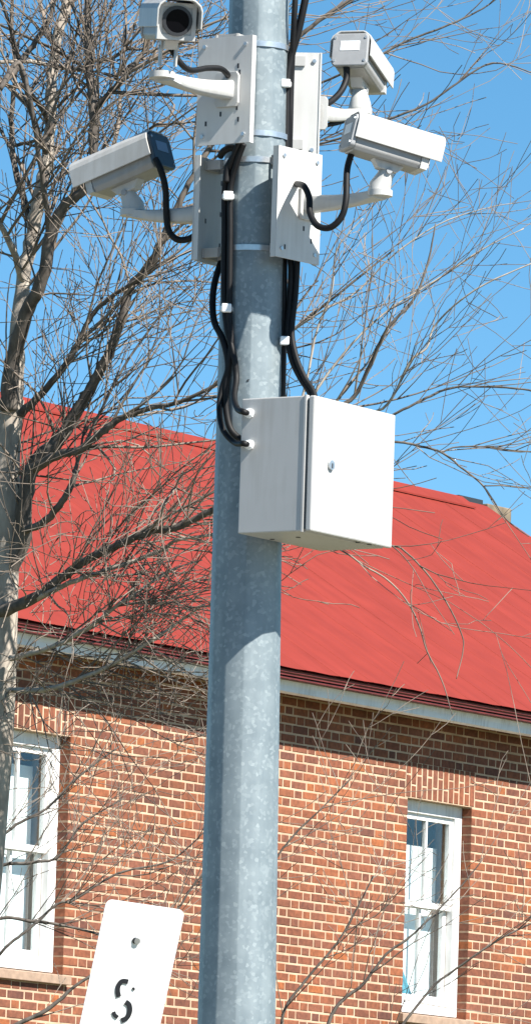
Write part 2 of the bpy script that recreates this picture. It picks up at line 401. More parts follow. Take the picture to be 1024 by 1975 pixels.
# windows
def window(a, b, c, d, label, blind_frac, cur):
    RV = .085                                       # depth of the brick reveal
    w, h = b-a, d-c; cx, cz = (a+b)/2, (c+d)/2
    fr = []
    CW = .095
    y = -RV-.03
    def rail(x0, x1, z0, z1, yc, th): return boxg(WP((x0+x1)/2, (z0+z1)/2, yc), WD, WN, Z, x1-x0, th, z1-z0)
    fr += [rail(a, a+CW, c, d, y, .06), rail(b-CW, b, c, d, y, .06), rail(a+CW, b-CW, d-CW, d, y, .06), rail(a+CW, b-CW, c, c+.10, y, .064)]
    wo = obj('window', fr, M['trim'], house, bevel=.004); wo['label'] = label
    ia, ib, ic, idd = a+CW, b-CW, c+.10, d-CW; mid = (ic+idd)/2+.02
    for (z0, z1, yy) in ((mid-.02, idd, y-.012), (ic, mid+.02, y-.05)):
        s = .045
        sash = [rail(ia, ia+s, z0, z1, yy, .035), rail(ib-s, ib, z0, z1, yy, .035), rail(ia+s, ib-s, z0, z0+s, yy, .035), rail(ia+s, ib-s, z1-s, z1, yy, .035)]
        obj('sash', sash, M['trim'], wo)
        mx = (ia+ib)/2
        obj('muntin', rail(mx-.012, mx+.012, z0+s, z1-s, yy, .03), M['trim'], wo)
        for (p0, p1) in ((ia+s, mx-.012), (mx+.012, ib-s)):
            obj('pane', rail(p0, p1, z0+s, z1-s, yy-.004, .004), M['glass'], wo)
    # white blind behind the glass, dark room, teal sheet
    zb = idd-(idd-ic)*(1-blind_frac)
    obj('blind', rail(ia-.02, ib+.02, ic-.05, zb, y-.15, .006), M['blind'], wo)
    pts = []
    n = 18
    for k in range(n+1):
        pts.append((ia-.02+(.50)*k/n, y-.115+.008*math.sin(k*1.9)))
    vv = [WP(t, zz, oy) for zz in (ic-.04, mid-.18) for (t, oy) in pts]
    if cur:
        vv = [WP(t*(1)+0, zz, oy) for zz in (ic-.04,) for (t, oy) in pts]+[WP(pts[0][0]+(t-pts[0][0])*.12, mid-.2, oy) for (t, oy) in pts]
        obj('teal_sheet', (vv, [(k, k+1, n+2+k, n+1+k) for k in range(n)]), M['teal_sheet'], wo, smooth=True)
    # sill: a sloped brown course
    prof = [(-RV-.05, 0), (.045, -.022), (.045, -.085), (-RV-.05, -.085)]
    obj('sill', prismg(prof, WP(0, c, 0), WD, WN, Z, a-.05, b+.05), M['sill'], wo, bevel=.004)
window(*OPEN[0], 'tall white sash window left of the pole, crossed by bare branches', .92, False)
window(*OPEN[1], 'tall white sash window right of the pole under a flat brick arch', .84, True)

# gutter board, soffit, drip edge
ET0, ET1 = T0-.35, T1+.35
gp = [(-.02, 0), (.0, 0), (.02, .012), (.022, (z_ft-z_fb)*.45), (.03, (z_ft-z_fb)*.75), (.03, z_ft-z_fb), (-.02, z_ft-z_fb)]
obj('gutter', prismg(gp, WP(0, z_fb, FASC_OFF), WD, WN, Z, ET0, ET1), M['gutter'], house)
obj('soffit', boxg(WP((ET0+ET1)/2, z_fb+.06, (FASC_OFF-.02)/2+.01), WD, WN, Z, ET1-ET0, FASC_OFF-.06, .02), M['soffit'], house)
for k in range(3):
    obj('drip_edge', boxg(WP((ET0+ET1)/2, z_re-.012+.021*k, ROOF_OFF-.06+.012*k-.05), WD, WN, Z, ET1-ET0, .12, .013), M['drip'], house)
# roof: standing seam panels
SL = 32.0
RU = (-WN*math.cos(rad(SL))+Z*math.sin(rad(SL))); RN = (WN*math.sin(rad(SL))+Z*math.cos(rad(SL)))
RO = WP(0, z_re+.055, ROOF_OFF)
d = ray(540, 886); s = (RO-CAMLOC).dot(RN)/d.dot(RN); RL = (CAMLOC+d*s-RO).dot(RU)
print('roof slope length', RL, 'ridge z', (RO+RU*RL).z)
roof = obj('roof', [boxg(RO+WD*((ET0+ET1)/2)+RU*(RL/2)-RN*.045, WD, RU, RN, ET1-ET0, RL-.02, .04)], M['drip'], house)
RB = -RU+2*Z*RU.z                                # the far slope, mirrored
RBn = Vector((-RN.x, -RN.y, RN.z)); ridge = RO+RU*RL
RU2 = Vector((RU.x, RU.y, -RU.z))
obj('far_slope', boxg(ridge+WD*((ET0+ET1)/2)+RU2*(RL/2)-RBn*.02, WD, RU2, RBn, ET1-ET0, RL, .04), M['roof'], roof)
PW = .46; npan = int((ET1-ET0)/PW)+1
rp = random.Random(5)
def pan_mesh():
    w = PW; v, f = [], []
    prof = [(0, 0), (.003, .0024), (.011, .0024), (.014, 0), (w*.25, 0), (w*.5, 0), (w*.75, 0), (w-.001, 0)]
    N = 14; n = len(prof)
    for k in range(N+1):
        s = RL*k/N
        for i, (x, z) in enumerate(prof):
            wob = .0035*math.sin(k*2.1+i*.7)*(1 if 3 < i < n-1 else 0)
            v.append(WD*x+RU*s+RN*(z+wob))
    for k in range(N):
        for i in range(n-1): f.append((k*n+i, k*n+i+1, (k+1)*n+i+1, (k+1)*n+i))
    me = bpy.data.meshes.new('roof_panel'); me.from_pydata(v, [], f); me.update(); me.materials.append(M['roof'])
    return me
pm = pan_mesh()
for k in range(npan):
    o = bpy.data.objects.new('roof_panel', pm); col.objects.link(o); o.parent = roof
    o.location = RO+WD*(ET0+k*PW)+RN*rp.uniform(0, .0008)-wloc(roof)
obj('ridge_cap', prismg([(-.14, -.075), (0, .02), (.14, -.075), (.14, -.06), (0, .036), (-.14, -.06)], ridge, WD, WN, Z, ET0, ET1+.02), M['roof'], roof)
# gable ends
for t in (T0+.15, T1-.15):
    c0 = WP(t, z_wt, 0); c1 = WP(t, z_wt, -DEP); top = Vector((ridge.x, ridge.y, 0)); top = W0+WD*t+WN*((ridge-W0).dot(WN))+Z*(ridge.z-.12)
    pts = [c0-WD*.15, c1-WD*.15, top-WD*.15, c0+WD*.15, c1+WD*.15, top+WD*.15]
    obj('gable', (pts, [(0, 1, 2), (3, 5, 4), (0, 3, 4, 1), (1, 4, 5, 2), (2, 5, 3, 0)]), M['brick'], house)
# chimney behind the ridge
tc = (wall_at(935, 1000)[0])
def ridge_t(px, py, back=.9):
    o = ridge-WN*back; dd = ray(px, py); s = (o-CAMLOC).dot(WN)/dd.dot(WN); p = CAMLOC+dd*s
    return (p-W0).dot(WD), p.z
ct0, cz = ridge_t(926, 967); ct1, cz1 = ridge_t(972, 980)
ch = obj('chimney', boxg(ridge*1.0-WN*.9+WD*0+Vector((0, 0, 0))+WD*((ct0+ct1)/2-(ridge-W0).dot(WD))+Z*((cz+cz1)/2-ridge.z-.515), WD, WN, Z, ct1-ct0, .16, 1.0), M['tan'], roof, bevel=.01)
ft0, fz = ridge_t(876, 958); ft1, fz1 = ridge_t(922, 966)
obj('flue', boxg(ridge-WN*.9+WD*((ft0+ft1)/2-(ridge-W0).dot(WD))+Z*((fz+fz1)/2-ridge.z-.42), WD, WN, Z, ft1-ft0, .1, .86), M['dark'], ch)

# ------------------------------------------------------------------ the pole
PY = 18.0
U = 18.12/F*1.0                                   # one photo pixel at the pole, in metres
pa, pb = P(500, 0, PY), P(456.5, 1950, PY)
def axis(z): return pb+(pa-pb)*((z-pb.z)/(pa.z-pb.z))
def rz(z): return (73.5+(57.5-73.5)*((z-pb.z)/(pa.z-pb.z)))*U
def C(py):                                        # pole axis at an image row
    z = P(478, py, PY).z; return axis(z)
def zrow(py, Y=PY): return P(480, py, Y).z
pole = thing('steel_pole', axis(0), 'tall tapered galvanised steel pole carrying cameras and a cabinet', 'pole')
zs_ = [.14+i*.25 for i in range(31)]
v, f = [], []
angs = [w for k in range(12) for w in (59+30*k-1.6, 59+30*k+1.6)]
for z in zs_:
    for w in angs: v.append(axis(z)+Vector((-math.cos(rad(w)), -math.sin(rad(w)), 0))*(rz(z)*1.01))
na = len(angs)
for i in range(len(zs_)-1):
    for k in range(na): f.append((i*na+k, i*na+(k+1) % na, (i+1)*na+(k+1) % na, (i+1)*na+k))
f += [tuple(range(na-1, -1, -1)), tuple((len(zs_)-1)*na+k for k in range(na))]
obj('shaft', (v, f), M['galv'], pole, smooth=17)
obj('base_plate', boxg(axis(0)+Z*.135, Rd(57), Rd(147), Z, .36, .36, .03), M['galv'], pole, bevel=.004)
for k in range(4):
    q = axis(0)+Rd(57+45+90*k)*.2
    obj('anchor_bolt', [tubeg([q+Z*.12, q+Z*.22], .012, 10), tubeg([q+Z*.15, q+Z*.175], .022, 6)], M['galv'], pole)
zt = zs_[-1]
obj('cap', tubeg([axis(zt-.02), axis(zt+.02), axis(zt+.05)], [rz(zt)*1.08, rz(zt)*1.08, rz(zt)*.5], 32), M['galv'], pole, smooth=40)
obj('bolt_hole', tubeg([P(479, 734, PY-rz(zrow(734))-.0005), P(479, 734, PY-rz(zrow(734))+.01)], .004, 10), M['dark'], pole)

def S(px, py, out=0.):                            # point on (or `out` metres off) the pole's surface at a pixel
    z = zrow(py); c = axis(z); r = rz(z)+out; p = P(px, py, PY); dx = p.x-c.x
    dy = math.sqrt(max(0, r*r-dx*dx)); q = P(px, py, PY-dy); return q

# ------------------------------------------------------------------ mounting plates
def strap(parent, py, name='strap'):
    z = zrow(py); v, f = [], []
    n = 48
    for (dz, dr) in ((-.007, .0005), (-.007, .0025), (.007, .0025), (.007, .0005)):
        for k in range(n):
            w = 2*math.pi*k/n; c = axis(z+dz); r = rz(z)*1.01+dr; v.append(c+Vector((math.cos(w)*r, math.sin(w)*r, 0)))
    for j in range(3):
        for k in range(n): f.append((j*n+k, j*n+(k+1) % n, (j+1)*n+(k+1) % n, (j+1)*n+k))
    return obj(name, (v, f), M['steel'], parent, smooth=30)
def plate(label, ctr, a, w, h, straps, side, slots, matn='plate', t=.016):
    """sheet with returned flanges, standing off the pole; a = direction its camera side faces"""
    n = Rd(a); s = n.cross(Z) * -1; s = Z.cross(n)
    th = thing('mounting_plate', ctr, label, 'mounting plate', 'camera mounting plates on the pole')
    g = [boxg(ctr-n*.002, s, n, Z, w, .004, h), boxg(ctr+s*(w/2-.002)-n*(t/2+.002), s, n, Z, .004, t, h), boxg(ctr-s*(w/2-.002)-n*(t/2+.002), s, n, Z, .004, t, h)]
    obj('sheet', g, M[matn], th)
    for (x, z) in slots:
        for sg in (1, -1):
            c0 = ctr+s*(x*w)+Z*(z*h)+n*(.0005 if sg > 0 else -.0045)
            obj('slot', boxg(c0, s, n, Z, .005, .001, .012), M['dark'], th)
    for (x, z) in ((-.38, .42), (.38, .42), (-.38, -.42), (.38, -.42)):
        c0 = ctr+s*(x*w)+Z*(z*h)
        obj('bolt', tubeg([c0-n*.008, c0+n*.004], .0055, 6), M['steel'], th)
    for py in straps:
        z = zrow(py); c = axis(z); r = rz(z)
        gap = (ctr-c).dot(n)-r
        m = c+n*(r+gap/2-.001); m = Vector((m.x, m.y, z))
        lat = (ctr-c).dot(s)
        obj('standoff', [boxg(m+s*.03, s, n, Z, .006, gap-.003, .024), boxg(m-s*.03, s, n, Z, .006, gap-.003, .024), boxg(c+n*(r+.004)+Z*(z-c.z), s, n, Z, .066, .005, .024),
                         boxg(c+n*(r+gap-.008)+Z*(z-c.z)+s*lat/2, s, n, Z, .07+abs(lat), .005, .024)], M['paint'], th)
        if side: strap(th, py)
    return th
# 1 upper left (towards us), 2 lower left (behind), 3 upper right (behind), 4 lower right (towards us)
PH = 210*U; PWD = 124*U
c1 = C(171)+Rd(-33)*(117*U); c1.z = P(432, 173, c1.y).z
plate('white plate on the upper left of the pole behind the curved white arm', c1, -33, PWD, PH, (92, 264), True, ((.25, .22), (.28, .16), (.25, -.17), (.28, -.28), (-.32, -.3), (-.05, -.22)))
c2 = C(408)+Rd(-123)*(105*U); c2.z = P(403, 408, c2.y).z
plate('shaded grey-blue plate on the lower left side of the pole', c2, -123, PWD*.94, PH*.98, (315, 485), True, ((-.3, .3), (-.3, 0), (-.3, -.3), (.15, -.1)))
n3 = 176
c3 = P(560, 202, PY+.105)
plate('bright white plate behind the upper right side of the pole', c3, n3, 118*U, PH, (100, 262), False, ((.2, .2), (.2, -.2)), t=.004)
c4 = C(392)+Rd(50)*(112*U); c4.z = P(575, 395, c4.y).z
plate('white plate low on the right of the pole with a looped black cable', c4, 50, PWD*1.06, PH*1.03, (315, 485), False, ((.1, -.1), (.12, -.2), (.3, -.3), (-.3, -.4)))

# ------------------------------------------------------------------ security cameras
def seccam(label, pivot, heading, tilt, base, basedir, head, yoke, group='security cameras on the pole', scale=1.0, cap='grey', lab='label'):
    """pivot: underside of the housing; heading: direction it looks (deg), tilt: degrees down; base: arm foot on its plate; head: arm end"""
    u = U*scale
    th = thing('security_camera', head, label, 'camera', group)
    fx = Rd(heading)*math.cos(rad(tilt))-Z*math.sin(rad(tilt)); fy = Z.cross(fx).normalized(); fz = fx.cross(fy).normalized()
    L, W, H = 186*u, 88*u, 80*u
    o = pivot
    def loc(x, y, z): return o+fx*x+fy*y+fz*z
    # body
    bp = [(-.40*W, .30*H), (-.40*W, .12*H), (-.33*W, 0), (.33*W, 0), (.40*W, .12*H), (.40*W, .86*H), (-.40*W, .86*H)]
    obj('housing', prismg(bp[::-1], o, fx, fy, fz, -L*.47, L*.29), M['body'], th, bevel=.003)
    t = 3*u
    out = [(-.5*W, .30*H), (-.5*W, .74*H), (-.46*W, .86*H), (-.34*W, .97*H), (-.28*W, H), (.28*W, H), (.34*W, .97*H), (.46*W, .86*H), (.5*W, .74*H), (.5*W, .30*H)]
    inn = [(y*(1-2*t/W), z-t*(1 if z > .5*H else 0)) for (y, z) in out]
    obj('sunshield', prismg(out+inn[::-1], o, fx, fy, fz, -L*.50, L*.5), M['housing'], th, bevel=.0015)
    # channel strip between shield and body
    for sg in (1, -1):
        obj('rail', prismg([(sg*.405*W, .34*H), (sg*.47*W, .34*H), (sg*.47*W, .40*H), (sg*.405*W, .40*H)], o, fx, fy, fz, -L*.44, L*.28), M['grey'], th)
    # rear cap with a label
    rc = obj('rear_cap', prismg([(-.43*W, .10*H), (-.36*W, .02*H), (.36*W, .02*H), (.43*W, .10*H), (.43*W, .82*H), (.36*W, .90*H), (-.36*W, .90*H), (-.43*W, .82*H)], o, fx, fy, fz, -L*.53, -L*.47), M[cap], th, bevel=.003)
    lb = obj('label', boxg(loc(-L*.532, 0, .56*H), fx, fy, fz, .001, .46*W, .26*H), M[lab], rc)
    obj('screw', [tubeg([loc(-L*.528, sy*.36*W, sz*H), loc(-L*.538, sy*.36*W, sz*H)], .0035, 8) for sy in (-1, 1) for sz in (.16, .78)], M['steel'], rc)
    # front: bezel, glass, lens
    fr = L*.29
    bz = obj('bezel', [prismg([(-.42*W, .02*H), (.42*W, .02*H), (.42*W, .14*H), (-.42*W, .14*H)], o, fx, fy, fz, fr, fr+.018), prismg([(-.42*W, .80*H), (.42*W, .80*H), (.42*W, .90*H), (-.42*W, .90*H)], o, fx, fy, fz, fr, fr+.018),
                  prismg([(-.42*W, .14*H), (-.32*W, .14*H), (-.32*W, .80*H), (-.42*W, .80*H)], o, fx, fy, fz, fr, fr+.018), prismg([(.32*W, .14*H), (.42*W, .14*H), (.42*W, .80*H), (.32*W, .80*H)], o, fx, fy, fz, fr, fr+.018)], M['housing'], th)
    obj('front_window', prismg([(-.32*W, .14*H), (.32*W, .14*H), (.32*W, .80*H), (-.32*W, .80*H)], o, fx, fy, fz, fr, fr+.015), M['housing'], th)
    ln = obj('lens', [tubeg([loc(fr+.004, 0, .47*H), loc(fr+.0225, 0, .47*H)], 25*u, 32)], M['lens'], th, smooth=40)
    obj('lens_ring', [tubeg([loc(fr+.004, 0, .47*H), loc(fr+.024, 0, .47*H), loc(fr+.0242, 0, .47*H), loc(fr+.0244, 0, .47*H)], [29*u, 29*u, 26*u, 22.5*u], 32, cap=False)], M['dark'], ln, smooth=40)
    # foot under the housing
    obj('foot', prismg([(-.2*L, 1*u), (.16*L, 1*u), (.09*L, -.20*H), (-.12*L, -.20*H)], o, fy, fx, fz, -13*u, 13*u), M['housing'], th, bevel=.002)
    if yoke == 'ears':
        for sg in (1, -1):
            obj('ear', boxg(loc(0, sg*15*u, -.30*H), fx, fy, fz, 20*u, 4*u, .62*H), M['housing'], th, bevel=.001)
        obj('tilt_bolt', tubeg([loc(0, -20*u, -.16*H), loc(0, 20*u, -.16*H)], 4*u, 10), M['steel'], th)
    # swivel head on the end of the arm
    bot = head
    top = o-fz*(.16*H)
    if yoke != 'ears':
        obj('swivel_head', [tubeg([bot+Z*(2*u), bot+Z*(14*u), top-Z*(2*u), top+fz*(3*u)], [24*u, 22*u, 14*u, 12*u], 20)], M['housing'], th, smooth=40)
        obj('tilt_bolt', tubeg([top-fz*4*u-fy*17*u, top-fz*4*u+fy*17*u], 6*u, 10), M['grey'], th)
    obj('turntable', tubeg([bot-Z*(8*u), bot+Z*(4*u)], 25*u, 24), M['housing'], th, smooth=40)
    # arm: tapered box beam from plate to head
    n = Rd(basedir); s = Z.cross(n)
    pts = [(0, 0), (.12, -.04), (.5, -.1), (.85, -.03), (1.0, 0.0)]
    v, f = [], []
    N = 12
    for k in range(N+1):
        q = k/N; c = base.lerp(head-Z*(4*u), q)-Z*(math.sin(q*math.pi)*5*u)
        hw = (18+(13-18)*min(1, q*1.6))*u; hh = (19+(9-19)*min(1, q**.7))*u
        if q > .8: hw = (13+(22-13)*(q-.8)/.2)*u
        for (y, z) in ((-1, -.75), (-.75, -1), (.75, -1), (1, -.75), (1, .75), (.75, 1), (-.75, 1), (-1, .75)):
            v.append(c+s*(y*hw)+Z*(z*hh))
    m = 8
    for k in range(N):
        for j in range(m): f.append((k*m+j, (k+1)*m+j, (k+1)*m+(j+1) % m, k*m+(j+1) % m))
    f += [tuple(range(m)), tuple(N*m+j for j in range(m-1, -1, -1))]
    ar = obj('arm', (v, f), M['housing'], th, smooth=50)
    obj('wall_flange', prismg([(-22*u, -34*u), (22*u, -34*u), (27*u, -27*u), (27*u, 27*u), (22*u, 34*u), (-22*u, 34*u), (-27*u, 27*u), (-27*u, -27*u)], base, n, s, Z, .0005, 7*u), M['housing'], ar, bevel=.001)
    return th
def on_plate(px, py, ctr, a, out=.001):
    n = Rd(a); d = ray(px, py); s = (ctr+n*out-CAMLOC).dot(n)/d.dot(n); return CAMLOC+d*s
b1 = on_plate(440, 172, c1, -33)
seccam('camera at upper left facing the viewer with a round dark lens', P(326, 77, 17.62), 12, 10, b1, -33, P(312, 142, 17.60), 'ears')
b2 = c2+Rd(-123)*.001+Z*(-.004)
seccam('camera on the left pointing away left with a rear cap coloured dark for shade', P(243, 357, 18.22), -121, 18, b2, -123, P(256, 408, 18.22), 'head', scale=1.0, cap='capshade', lab='labelshade')
b3 = on_plate(592, 392, c4, 50)
seccam('lower right camera pointing right above a loop of black cable', P(750, 315, 17.74), 107, 12, b3, 50, P(733, 370, 17.75), 'head', scale=.96)
b4 = c3+Rd(n3)*.001+Z*(.0)
b4 = P(606, 216, c3.y+.012)
seccam('upper right camera pointing away with a white label on its grey rear cap', P(695, 160, 18.34), 164, 11, b4, n3, P(694, 212, 18.32), 'head', scale=.97)

# ------------------------------------------------------------------ control cabinet
CA = 57.7
zt_, zb_ = P(600, 761, 17.67).z, P(594, 1023, 17.67).z
cn = Rd(CA); cs = Z.cross(cn)
cc = C(900); cc.z = 0
D0, D1, D2, D3, CWD = 74*U, 219*U, 225*U, 238*U, 298*U
cab = thing('control_cabinet', cc+cn*((D0+D3)/2)+Z*zb_, 'white metal control cabinet bolted to the pole', 'cabinet')
hz = zt_-zb_; zc = (zt_+zb_)/2
def cbox(d0, d1, s0, s1, z0, z1): return boxg(cc+cn*((d0+d1)/2)+cs*((s0+s1)/2)+Z*((z0+z1)/2), cn, cs, Z, d1-d0, s1-s0, z1-z0)
obj('body', cbox(D0, D1, -CWD/2, CWD/2, zb_, zt_), M['paint'], cab, bevel=.003)
obj('body_lip', [cbox(D1-.004, D1+.0015, -CWD/2-.002, -CWD/2+.012, zb_-.002, zt_+.002)], M['paint'], cab)
obj('door_seal', cbox(D1+.001, D2, -CWD/2+.006, CWD/2-.006, zb_+.006, zt_-.006), M['seal'], cab)
dr = obj('door', cbox(D2, D3, -CWD/2, CWD/2, zb_, zt_), M['paint'], cab, bevel=.004)
lk = on_plate(637, 897, cc+cn*D3, CA)
obj('lock', [tubeg([lk, lk+cn*.006], .012, 20)], M['steel'], dr, smooth=40)
obj('key_slot', boxg(lk+cn*.0062-Z*.002, cn, cs, Z, .001, .0045, .012), M['dark'], dr)
for zz in (zb_+.05, zt_-.05):
    obj('hinge', tubeg([cc+cn*(D2-.002)+cs*(CWD/2+.003)+Z*(zz-.02), cc+cn*(D2-.002)+cs*(CWD/2+.003)+Z*(zz+.02)], .005, 10), M['steel'], dr)
    obj('mounting_rail', [cbox(64*U, D0+.001, -.09, .09, zz-.015, zz+.015)], M['galv'], cab)
for q in ((525, 1040), (575, 1036), (690, 1046), (712, 1050)):
    d = ray(*q); s = (zb_-CAMLOC.z)/d.z; p = CAMLOC+d*s
    obj('knockout', tubeg([p-Z*.0015, p+Z*.002], .006, 12), M['dark'], cab)
glands = []
for q in ((482, 797), (482, 858)):
    n = -cs
    d = ray(*q); s = (cc-cs*(CWD/2)-CAMLOC).dot(n)/d.dot(n); p = CAMLOC+d*s
    obj('cable_gland', [tubeg([p-n*.001, p+n*.006], .013, 8), tubeg([p+n*.005, p+n*.016], .010, 16), tubeg([p+n*.014, p+n*.024], .0085, 12)], M['clip'], cab, smooth=40)
    glands.append((p, n))

# ------------------------------------------------------------------ cables
def cable(label, pts, r, group=None, ties=()):
    p = spline([tuple(q) for q in pts], 8)
    o = thing('cable', Vector(p[0]), label, 'cable', group)
    obj('sheath', tubeg(p, r, 10), M['cable'], o, smooth=True)
    return o
def clip(parent, px, py, w=19, h=17, Y=None):
    p = S(px, py, .018) if Y is None else P(px, py, Y)
    q = p-CAMLOC; q.z = 0; q.normalize(); s = Z.cross(q)
    obj('cable_clip', [boxg(p-q*.006, s, q, Z, w*U, .014, h*U), boxg(p+s*0+q*.012, s, q, Z, w*U*1.25, .02, h*U*.6)], M['clip'], parent, bevel=.003)
o8 = .009
g0, g1 = glands
ca = cable('left black cable running down the pole into the upper white gland', [S(462, 272, .03), S(447, 312, .02), S(434, 360, .012), S(433, 450, .012), S(432, 540, .012), S(434, 600, .012), S(440, 640, .012), S(452, 690, .014), S(456, 730, .016), P(452, 765, 17.86), P(458, 788, 17.80), g0[0]+g0[1]*.03, g0[0]+g0[1]*.012], .0078, 'black cables on the pole')
clip(ca, 440, 377); clip(ca, 437, 594)
cb = cable('left black cable sagging beside the pole into the lower white gland', [S(470, 276, .03), S(457, 312, .02), S(445, 360, .012), S(444, 450, .012), S(443, 540, .012), S(442, 610, .012), S(446, 660, .012), S(440, 710, .012), S(428, 750, .014), P(423, 790, 17.92), P(430, 828, 17.86), P(452, 853, 17.82), g1[0]+g1[1]*.03, g1[0]+g1[1]*.012], .0075, 'black cables on the pole')
cc_ = cable('black cable looping out from the lower left plate round the pole edge', [P(426, 505, 18.05), P(414, 545, 18.02), P(410, 585, 18.0), P(414, 622, 17.96), S(430, 655, .012), S(440, 700, .010), S(436, 745, .010), S(436, 790, .010), S(446, 830, .008), S(472, 852, .006)], .0085, 'black cables on the pole')
ck = cable('thick black cable descending the right edge of the pole from above', [P(600, -60, 17.97), P(588, 0, 17.97), P(575, 60, 17.98), P(561, 110, 17.99), P(553, 160, 17.99), P(552, 230, 17.99), P(550, 330, 17.99), P(548, 450, 17.99), P(547, 540, 17.98), P(546, 640, 17.98), P(544, 760, 17.98), P(542, 860, 17.98)], .0095, 'black cables on the pole')
clip(ck, 551, 160, 18, 16, 17.965); clip(ck, 549, 657, 18, 17, 17.955)
cable('second black cable beside the right edge of the pole, above the lower plate', [P(572, -60, 17.96), P(568, 20, 17.96), P(565, 80, 17.98), P(562, 150, 18.0), P(560, 230, 18.0), P(558, 330, 18.02), P(560, 430, 18.02)], .0075, 'black cables on the pole')
cable('black cable bending from the right of the pole to the cabinet top', [P(560, 480, 17.98), P(562, 520, 17.97), P(560, 580, 17.97), P(556, 640, 17.96), P(563, 690, 17.95), P(580, 728, 17.93), P(598, 756, 17.90), P(606, 785, 17.88)], .009, 'black cables on the pole')
cable('outer black cable bending from the lower right plate to the cabinet top', [P(574, 480, 17.96), P(573, 520, 17.96), P(570, 570, 17.96), P(563, 640, 17.95), P(572, 690, 17.93), P(588, 728, 17.91), P(604, 754, 17.89), P(612, 785, 17.86)], .007, 'black cables on the pole')
cable('short black cable under the upper left plate in its shade', [P(425, 300, 17.96), P(432, 290, 17.94), P(446, 284, 17.93), P(456, 292, 17.92), P(440, 320, 17.93), P(436, 350, 17.93)], .009, 'black cables on the pole')
cable('black cable lying along the top of the curved white arm', [P(330, 92, 17.66), P(348, 120, 17.67), P(368, 134, 17.70), P(400, 130, 17.76), P(425, 131, 17.80), P(437, 140, 17.83), on_plate(440, 146, c1, -33)], .0075, 'black cables on the pole')
cable('black cable hanging from the rear of the left camera to its plate', [P(300, 305, 18.12), P(310, 326, 18.11), P(319, 362, 18.11), P(321, 410, 18.12), P(325, 442, 18.12), P(340, 460, 18.11), P(360, 461, 18.10), P(378, 452, 18.09)], .0085, 'black cables on the pole')
cable('looped black cable hanging below the lower right camera', [P(683, 282, 17.74), P(676, 300, 17.73), P(669, 330, 17.72), P(667, 385, 17.70), P(658, 418, 17.70), P(636, 438, 17.71), P(612, 434, 17.73), P(598, 410, 17.76), P(596, 380, 17.78), P(586, 358, 17.80), on_plate(572, 354, c4, 50)], .0082, 'black cables on the pole')
cable('black cable dropping behind the upper right camera towards its plate', [P(668, 128, 18.24), P(668, 150, 18.24), P(658, 174, 18.22), P(640, 193, 18.18), P(618, 206, 18.13)], .0085, 'black cables on the pole')
cable('thin black cable under the upper right camera arm', [P(668, 230, 18.25), P(650, 236, 18.22), P(630, 240, 18.18), P(612, 244, 18.13)], .006, 'black cables on the pole')

# ------------------------------------------------------------------ leaning sign
SY = 24.0; us = SY*1.008/F
def sgn(px, py, dd): return P(px, py, SY+dd*us)
tl, trr, bl = sgn(206, 1735, 0), sgn(357, 1757, 58), sgn(148, 1975, 58)
ux = (trr-tl).normalized(); uy = (bl-tl); uy = (uy-ux*uy.dot(ux)).normalized(); un = ux.cross(uy)
if un.y > 0: un = -un
SWd, SHt = (trr-tl).length, .46
rr = .022; out = []
for (cx, cy, a0) in ((rr, rr, 180), (SWd-rr, rr, 270), (SWd-rr, SHt-rr, 0), (rr, SHt-rr, 90)):
    for k in range(7):
        w = rad(a0+15*k); out.append((cx+rr*math.cos(w), cy+rr*math.sin(w)))
signt = thing('leaning_sign', tl+uy*SHt+ux*(SWd/2), 'leaning white sign with a black letter S beside the pole', 'sign')
obj('panel', prismg(out, tl, un, ux, uy, -.0025, 0), M['signw'], signt)
def onsign(px, py, off=.0015):
    d = ray(px, py); s = (tl+un*off-CAMLOC).dot(un)/d.dot(un); return CAMLOC+d*s
hb = onsign(264, 1816)
obj('bolt', [tubeg([hb, hb+un*.006], .011, 8)], M['signback'], signt); obj('bolt_hole', [tubeg([hb+un*.0005+ux*-.006, hb+un*.0015+ux*-.006], .011, 12)], M['dark'], signt)
# worn letter S from strokes
def stroke(pix, w):
    g = []
    pts = [onsign(x, y, .0016) for (x, y) in pix]; pts = [Vector(p) for p in spline([tuple(p) for p in pts], 5)]
    v, f = [], []
    for i, p in enumerate(pts):
        t = (pts[min(i+1, len(pts)-1)]-pts[max(i-1, 0)]).normalized(); q = t.cross(un)
        for (a, b) in ((-.5, 0), (.5, 0), (.5, .0015), (-.5, .0015)): v.append(p+q*(a*w)+un*(b))
    for i in range(len(pts)-1):
        for k in range(4): f.append((i*4+k, i*4+(k+1) % 4, i*4+4+(k+1) % 4, i*4+4+k))
    f += [(0, 1, 2, 3), tuple(4*(len(pts)-1)+k for k in (3, 2, 1, 0))]
    return v, f
obj('letter', [stroke([(247, 1895), (236, 1894), (229, 1901), (227, 1912), (229, 1924)], .016), stroke([(259, 1907), (256, 1910)], .010),
               stroke([(242, 1934), (249, 1940), (250, 1953), (244, 1965), (234, 1970)], .017), stroke([(227, 1964), (221, 1959), (219, 1953)], .013)], M['black'], signt)
bx = tl+ux*(SWd/2)-un*.012
pz = lambda L: bx+uy*L
post_len = (bx.z+.05)/(-uy.z)
obj('post', [prismg([(-.04, -.004), (-.026, -.004), (-.016, -.03), (.016, -.03), (.026, -.004), (.04, -.004), (.04, -.0075), (.028, -.0075), (.018, -.034), (-.018, -.034), (-.028, -.0075), (-.04, -.0075)], bx+un*.012, uy, ux, un, .02, post_len)], M['galv'], signt)

